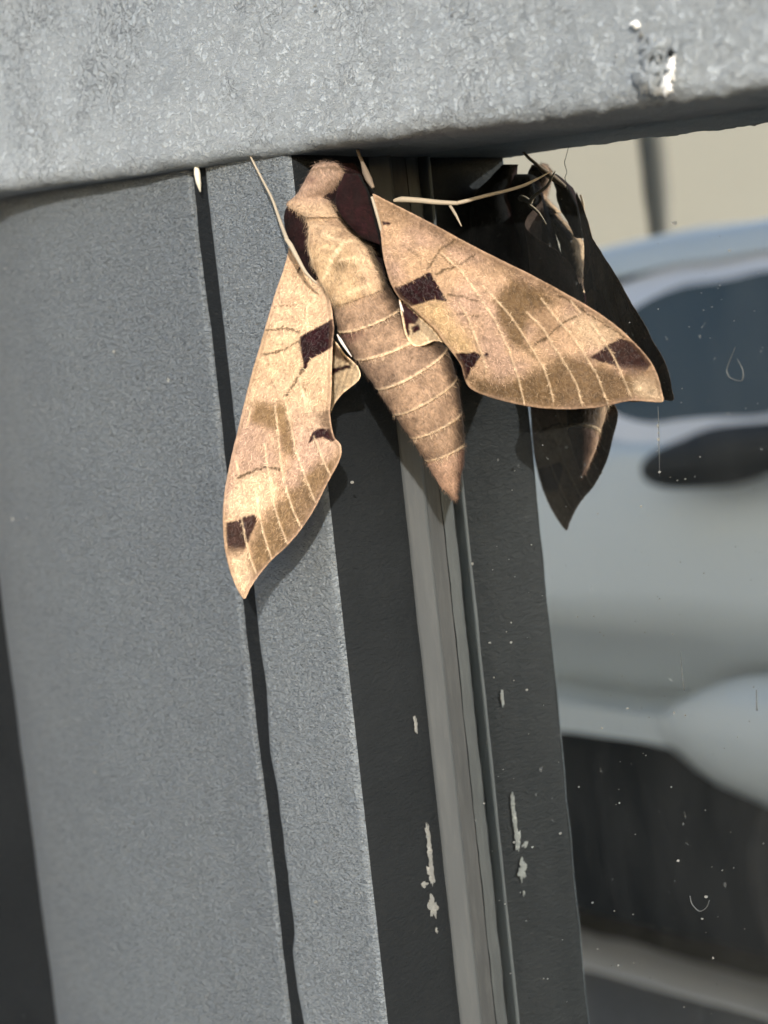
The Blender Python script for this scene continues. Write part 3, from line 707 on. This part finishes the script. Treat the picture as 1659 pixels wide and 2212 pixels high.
# ------------------------------------------------------------------ small dirt
M_crust = paint('dried_white_filler', (.30, .31, .29), (.50, .50, .47), 1.5, 1, .8, False)
M_crust2 = paint('dusty_filler', (.22, .21, .19), (.32, .30, .27), 1.5, 1, .8, False)
M_chip = flat('pale_husk', (.55, .52, .42), .6)
def blob(name, cx, cy, rx, ry, hfn, hgt, mat, parent, seed, label=None, rot=0.0, lie=None):
    """a crust: low domed irregular patch lying on a surface point list"""
    n, mr = 54, 6; V = []
    for j in range(mr+1):
        for k in range(n):
            an = 2*math.pi*k/n; rad = j/mr*(1+.75*float(fbm(np.array([math.cos(an)*3+seed]), np.array([math.sin(an)*3+seed*3]), seed, 5)[0]))
            X = rx*rad*math.cos(an); Y = ry*rad*math.sin(an); X, Y = X*math.cos(rot)-Y*math.sin(rot), X*math.sin(rot)+Y*math.cos(rot)
            px, py = cx+X, cy+Y; z = hgt*max(0, 1-(j/mr)**2)*(1+.5*float(fbm(np.array([px*.15]), np.array([py*.15]), seed+1)[0]))
            V.append(hfn(px, py, z))
    F = grid_faces(mr+1, n, True)
    o = mesh(name, np.array(V), F, mat, parent)
    if label: tag(o, label)
    return o
def on_h(h): return lambda px, py, z: P(px, py, h+z)
def on_rebate(px, py, z):          # on the plane X = xfoot..xe (faces right)
    d = ray(px, py); t = ((xe-.0004+z)-CAM[0])/d[0]; return CAM+d*t
def on_beam(px, py, z): 
    return PB(px, py, z+.0007)
sm_l = [(924, 1800, 5, 24), (928, 1840, 6, 30), (931, 1885, 7, 26), (936, 1960, 9, 22), (900, 1950, 4, 5), (898, 1565, 4, 16), (943, 2010, 3, 6), (915, 1910, 9, 6)]
for i, (cx, cy, rx, ry) in enumerate(sm_l): blob('dried_filler', cx, cy, rx, ry, on_rebate, .00012, M_crust, sash, 10+i, None, -.1)
M_flake = flat('bare_white_primer', (.82, .82, .78), .7)
# scar on the rail
for i, (cx, cy, rx, ry, mt) in enumerate([(1450, 148, 10, 28, M_flake), (1441, 188, 12, 24, M_flake), (1395, 172, 16, 26, M_crust), (1420, 196, 18, 9, M_crust), (1372, 52, 10, 9, M_flake), (1385, 75, 5, 7, M_crust), (1330, 122, 3, 3, M_crust), (680, 12, 4, 4, M_crust), (976, 20, 3, 4, M_crust)]):
    blob('paint_flake', cx, cy, rx, ry, on_beam, .0006 if ry > 12 else .0003, mt, beam, 50+i, 'white exposed patch' if ry > 12 else None, .12)
blob('chip_hole', 1449, 118, 7, 13, on_beam, .00045, M_dark, beam, 66, 'dark hollow where paint has come off', .1)
blob('raised_flake', 1398, 165, 24, 38, on_beam, .0009, M_beam, beam, 61, 'lifted grey paint flake')
blob('raised_flake', 1410, 105, 30, 26, on_beam, .0006, M_beam, beam, 62)
# husk hanging under the rail over the joint
o = tubepx('husk', [(424, 352, .0225), (426, 375, .0228), (429, 395, .0227), (433, 415, .0224)], [.00025, .0005, .0004, .00006], M_chip, None); tag(o, 'tiny pale pointed husk hanging under the rail over the dark joint', 'husk')
# specks on the glass
def specks(name, lst, hfn, mat, parent, label):
    V, F = [], []
    for (cx, cy, r) in lst:
        b = len(V); n = 7; a0 = random.random()*6
        V.append(hfn(cx, cy, .00006))
        for k in range(n): an = a0+2*math.pi*k/n; q = r*random.uniform(.5, 1.2); V.append(hfn(cx+q*math.cos(an), cy+q*math.sin(an), .00001))
        for k in range(n): F.append((b, b+1+k, b+1+(k+1) % n))
    o = mesh(name, V, F, mat, parent, False); tag(o, label, None, 'stuff'); return o
sp = [(1456, 482, 6), (1575, 541, 3), (1455, 1540, 4), (1480, 1545, 2.5), (1452, 1370, 2), (1338, 1735, 2.5), (1104, 1345, 3), (1104, 1388, 3), (1058, 1388, 3), (1020, 1218, 3), (1210, 1800, 3), (1465, 1860, 4), (1525, 1937, 4), (1516, 1985, 3), (1280, 1950, 2.5),
      (1110, 1470, 2), (1138, 1490, 3), (1355, 1530, 3), (1300, 1573, 3), (1250, 1700, 2), (1395, 1632, 2), (1560, 1880, 2), (1450, 1700, 2), (1045, 1735, 3), (1020, 1920, 4), (1110, 1820, 3), (1150, 1830, 3), (1540, 2070, 3), (1335, 2085, 2), (1420, 960, 2), (1422, 935, 3), (1421, 920, 4), (1423, 950, 4), (1425, 1020, 3), (1385, 1095, 3), (1480, 1035, 2), (1463, 1038, 2)]
sp += [(random.uniform(1050, 1655), random.uniform(400, 2200), random.choice((.8, 1., 1.3, 1.7))) for _ in range(130)]
specks('dust_specks', sp, on_h(.00003), M_crust, sash, 'white dust specks on the glass')
sp2 = [(245, 760, 5), (27, 1122, 6), (205, 1668, 4), (682, 1948, 4), (10, 580, 3), (760, 1042, 4)]+[(random.uniform(20, 720), random.uniform(600, 2200), random.choice((.8, 1.1, 1.5))) for _ in range(40)]
specks('paint_specks', sp2, on_h(HP+.00025), M_crust, sash, 'pale specks on the painted faces')
# thin dried water marks and scratches on the glass, real raised lines
M_mark = flat('water_mark', (.07, .075, .075), .6)
def line(name, pts, r, mat, parent, h=.00004, label=None): return tubepx(name, [(a, b, h) for a, b in pts], r, mat, parent, label, 5, 4)
line('water_mark', [(1588, 750), (1572, 790), (1570, 805), (1580, 818), (1602, 822), (1604, 800), (1592, 775)], [.00002, .00004, .00006, .00006, .00005, .00002], M_mark, sash)
line('water_mark', [(1490, 1935), (1494, 1952), (1506, 1966), (1514, 1968), (1526, 1960), (1532, 1945)], [.00003, .00005, .00007, .00007, .00005, .00003], M_mark, sash)
line('scratch', [(1470, 1408), (1472, 1440), (1478, 1492)], [.00002, .00003, .00005], M_mark, sash)
line('scratch', [(1634, 1490), (1634, 1510), (1635, 1535)], [.00006, .00005, .0001], M_mark, sash)
line('silk_thread', [(1228, 316), (1222, 340), (1219, 352), (1224, 372), (1220, 385), (1226, 410)], [.00002, .00002, .00003, .00002, .00003, .00002], M_mark, sash)
line('silk_thread', [(1421, 878), (1422, 905), (1423, 950), (1425, 1030)], [.00002, .00003, .00003, .00001], M_mark, sash)

# ------------------------------------------------------------------ the yard seen in the glass
GY = -CAMH+CAM[1]                  # ground in wall coordinates
def asphalt():
    m, nt, b = newmat('concrete_paving'); n = noise(nt, 40, 6, .7, mapping(nt)); c = ramp(nt, n.outputs[0], [(.3, (.13, .13, .128)), (.7, (.2, .2, .195))])
    nt.links.new(c.outputs[0], b.inputs['Base Color']); b.inputs['Roughness'].default_value = .9; nt.links.new(bump(nt, n.outputs[0], .01), b.inputs['Normal']); return m
v, f = box(-60, 60, GY-.2, GY, -1, 120)
g = mesh('ground', v, f, asphalt(), None, False); tag(g, None, None, 'structure')
ZC = 1.83                         # car side plane
M_car = flat('silver_white_car_paint', (.50, .54, .56), .3, .5); M_cwin = flat('tinted_car_glass', (.045, .062, .070), .25, .3)
M_trim = flat('window_trim', (.62, .63, .68), .35); M_blk = flat('black_plastic', (.008, .011, .014), .7, .3); M_tyre = flat('tyre_rubber', (.02, .02, .021), .8); M_rim = flat('alloy', (.35, .36, .37), .35, .5, .8)
ck = lambda px, py: PR(np.array([px]), np.array([py]), ZC)[0]
CX = float(ck(1450, 1300)[0])
car = empty('parked_car', (CX, GY, ZC+.9), 'silver white car parked parallel to the wall, seen mirrored in the glass', 'car')
def hy(px, py): return float(ck(px, py)[1]-GY)
h_roof, h_wt, h_wb, h_cr, h_sill = hy(1450, 440), hy(1450, 560), hy(1450, 955), hy(1450, 1330), hy(1450, 1600)
print('car heights', h_roof, h_wt, h_wb, h_cr, h_sill, 'CX', CX)
# body: cross-section lofted along its length
def car_sec(s):                   # s 0..1 along the car; returns list of (height, inward)
    endk = max(0, 1-min(s, 1-s)/.10); e2 = endk**2*.35
    return [(.20, .14+e2), (.24, .22+e2), (h_sill-.02, .20+e2), (h_sill+.03, .18+e2), (h_cr-.05, .02+e2), (h_cr, -.015+e2), (h_cr+.04, -.01+e2), (h_wb-.03, .01+e2), (h_wb, .03+e2)]
NS = 41; xs = np.linspace(CX-2.6, CX+1.7, NS); V = []
for i, X in enumerate(xs):
    s = i/(NS-1); sec = car_sec(s)
    top = h_wb-.12*max(0, (abs(s-.5)-.33)/.17)**1.5
    pts = [(min(h, top), z) for h, z in sec]
    full = [(X, GY+h, ZC+z) for h, z in pts]+[(X, GY+top+.03, ZC+.4), (X, GY+top+.04, ZC+.9), (X, GY+top+.03, ZC+1.4)]+[(X, GY+h, ZC+1.8-z) for h, z in reversed(pts)]
    V += full
nv = len(full); F = grid_faces(NS, nv, True)+[tuple(range(nv)), tuple((NS-1)*nv+k for k in range(nv))[::-1]]
mesh('body', V, F, M_car, car)
# cabin
def cab(z0, ins, x0, x1, y0, y1, name, mat, inset=0, par=None):
    v = [(x0, GY+y0, ZC+.03+inset), (x1, GY+y0, ZC+.03+inset), (x1-.12, GY+y1, ZC+.20+inset), (x0+.12, GY+y1, ZC+.20+inset)]
    w2 = [(a, b, 2*(ZC+.9)-c) for a, b, c in v]
    return mesh(name, v+w2, [(0, 1, 2, 3), (7, 6, 5, 4), (0, 4, 5, 1), (1, 5, 6, 2), (2, 6, 7, 3), (3, 7, 4, 0)], mat, par or car, False)
x0c, x1c = CX-1.9, CX+1.0
cabin = cab(0, 0, x0c, x1c, h_wb-.02, h_wt+.02, 'cabin', M_car)
# roof
NR = 16; V = []
for i in range(NR+1):
    a = math.pi*i/NR; zz = ZC+.9-.73*math.cos(a); hh = h_wt+(h_roof-h_wt)*math.sin(a)**.45
    for j in range(17): s = j/16; bow = 1-.30*abs(2*s-1)**3; V.append((x0c+.05+(x1c-x0c-.1)*s, GY+h_wt+(hh-h_wt)*bow, zz))
mesh('roof', V, grid_faces(NR+1, 17), M_car, car)
# side windows with trim, proud of the cabin by a few mm
def window(x0, x1, sk=0.10):
    def pt(u, v_, off):
        y = h_wb+(h_wt-h_wb)*v_; z = ZC+.03+.17*(y-h_wb+.02)/(h_wt-h_wb+.04)-off; return (x0+(x1-x0)*u, GY+y, z)
    def loop(m_, off, r=.16, n=8):
        L = []
        for cu, cv, a0 in ((1-r-m_, 1-r*1.4-m_*1.6, 0), (r+m_, 1-r*1.4-m_*1.6, 90), (r+m_, r*1.4+m_*1.6, 180), (1-r-m_, r*1.4+m_*1.6, 270)):
            for k in range(n): a = math.radians(a0+90*k/(n-1)); L.append(pt(cu+r*math.cos(a), cv+r*1.4*math.sin(a), off))
        return L
    o = loop(0, .008); i_ = loop(.07, .012); n = len(o)
    so_ = loop(-.018, .002); si_ = loop(-.002, .005)
    mesh('rubber_seal', so_+si_, [(k, (k+1) % n, n+(k+1) % n, n+k) for k in range(n)], M_blk, car)
    fr = mesh('window_trim', o+i_, [(k, (k+1) % n, n+(k+1) % n, n+k) for k in range(n)], M_trim, car)
    mesh('pane', loop(.068, .010), [tuple(range(n))], M_cwin, fr, False)
wx0 = float(ck(1150, 750)[0]); window(wx0, wx0+1.15); window(wx0-1.2, wx0-.12)
# handle, mirror, sill cladding, wheels
mc = ck(1610, 975); V = []
for i in range(19):
    for j in range(24):
        a, b_ = math.pi*i/18, 2*math.pi*j/24; V.append((mc[0]+.17*math.cos(a), mc[1]+.045*math.sin(a)*math.cos(b_)+.02*math.cos(a), ZC-.05+.05*math.sin(a)*math.sin(b_)))
mesh('door_mirror', V, grid_faces(19, 24, True), M_blk, car)
v, f = box(mc[0]-.02, mc[0]+.05, mc[1]-.03, mc[1]+.03, ZC-.04, ZC+.06); mesh('mirror_arm', v, f, M_blk, car, False)
v, f = box(CX-2.4, CX+1.5, GY+h_sill-.02, GY+h_sill+.035, ZC+.02, ZC+.2); mesh('sill_trim', v, f, M_car, car, False)
v, f = box(CX-2.45, CX+1.55, GY+.16, GY+h_sill-.03, ZC+.10, ZC+1.79); mesh('sill_cladding', v, f, M_blk, car, False)
def wheel(cx):
    for z0, z1 in ((ZC-.01, ZC+.2), (ZC+1.6, ZC+1.81)):
        V = []; n = 40
        for z, r in ((z0+.02, .20), (z0, .235), (z0, .30), (z0+.03, .325), (z1-.03, .325), (z1, .30), (z1, .2)):
            for k in range(n): a = 2*math.pi*k/n; V.append((cx+r*math.cos(a), GY+.325+r*math.sin(a), z))
        t = mesh('wheel', V, grid_faces(7, n, True), M_tyre, car)
        V = [(cx, GY+.325, z0+.015)]+[(cx+(.21 if k % 2 else .19)*math.cos(2*math.pi*k/20), GY+.325+(.21 if k % 2 else .19)*math.sin(2*math.pi*k/20), z0+.01) for k in range(20)]
        mesh('rim', V, [(0, 1+k, 1+(k+1) % 20) for k in range(20)], M_rim, t, False)
wheel(CX+.42); wheel(CX-2.0)
n_ = 18; V = []; fc = ck(2000, 1655)
for i in range(n_+1):
    for j in range(24):
        a, b_ = math.pi*i/n_, 2*math.pi*j/24; V.append((fc[0]+.50*math.cos(a), fc[1]+.13*math.sin(a)*math.cos(b_), ZC+.03+.10*math.sin(a)*math.sin(b_)))
mesh('fender_flare', V, grid_faces(n_+1, 24, True), M_car, car)
# cream wall beyond, pole in front, painted line
M_cream = flat('cream_wall', (.41, .36, .285), .9)
q = PR(np.array([1500]), np.array([350]), ZC+3.2)[0]; wn = np.array([.88, 0, -.475]); wt = np.array([.475, 0, .88])
v, f = box(-9, 9, GY, GY+3.4, -.2, 0); v = [q*np.array([1, 0, 1])+wt*a[0]+np.array([0, a[1], 0])+wn*a[2] for a in v]
o = mesh('cream_wall', v, f, M_cream, None, False); tag(o, 'cream rendered wall beyond the parked car, seen in the reflection', 'wall')
q = PR(np.array([1408]), np.array([350]), ZC+2.6)[0]; V, F = tube([(q[0], GY, q[2]), (q[0], GY+1, q[2]), (q[0], GY+2.9, q[2])], [.05]*3, 16)
o = mesh('dark_pole', V, F, flat('pole_paint', (.10, .085, .06), .6)); tag(o, 'brown pole standing in front of the cream wall, seen in the reflection', 'pole')
def gz(px, py):
    d = ray(px, py).copy(); d[2] *= -1; return float(-CAM[2] + d[2]*((GY-CAM[1])/d[1]))
za, zb = gz(1450., 2150.), gz(1450., 2070.)
v, f = box(-8, 6, GY+.004, GY+.008, za, zb); o = mesh('parking_line', v, f, flat('line_paint', (.75, .76, .78), .7), None, False); tag(o, None, None, 'structure')
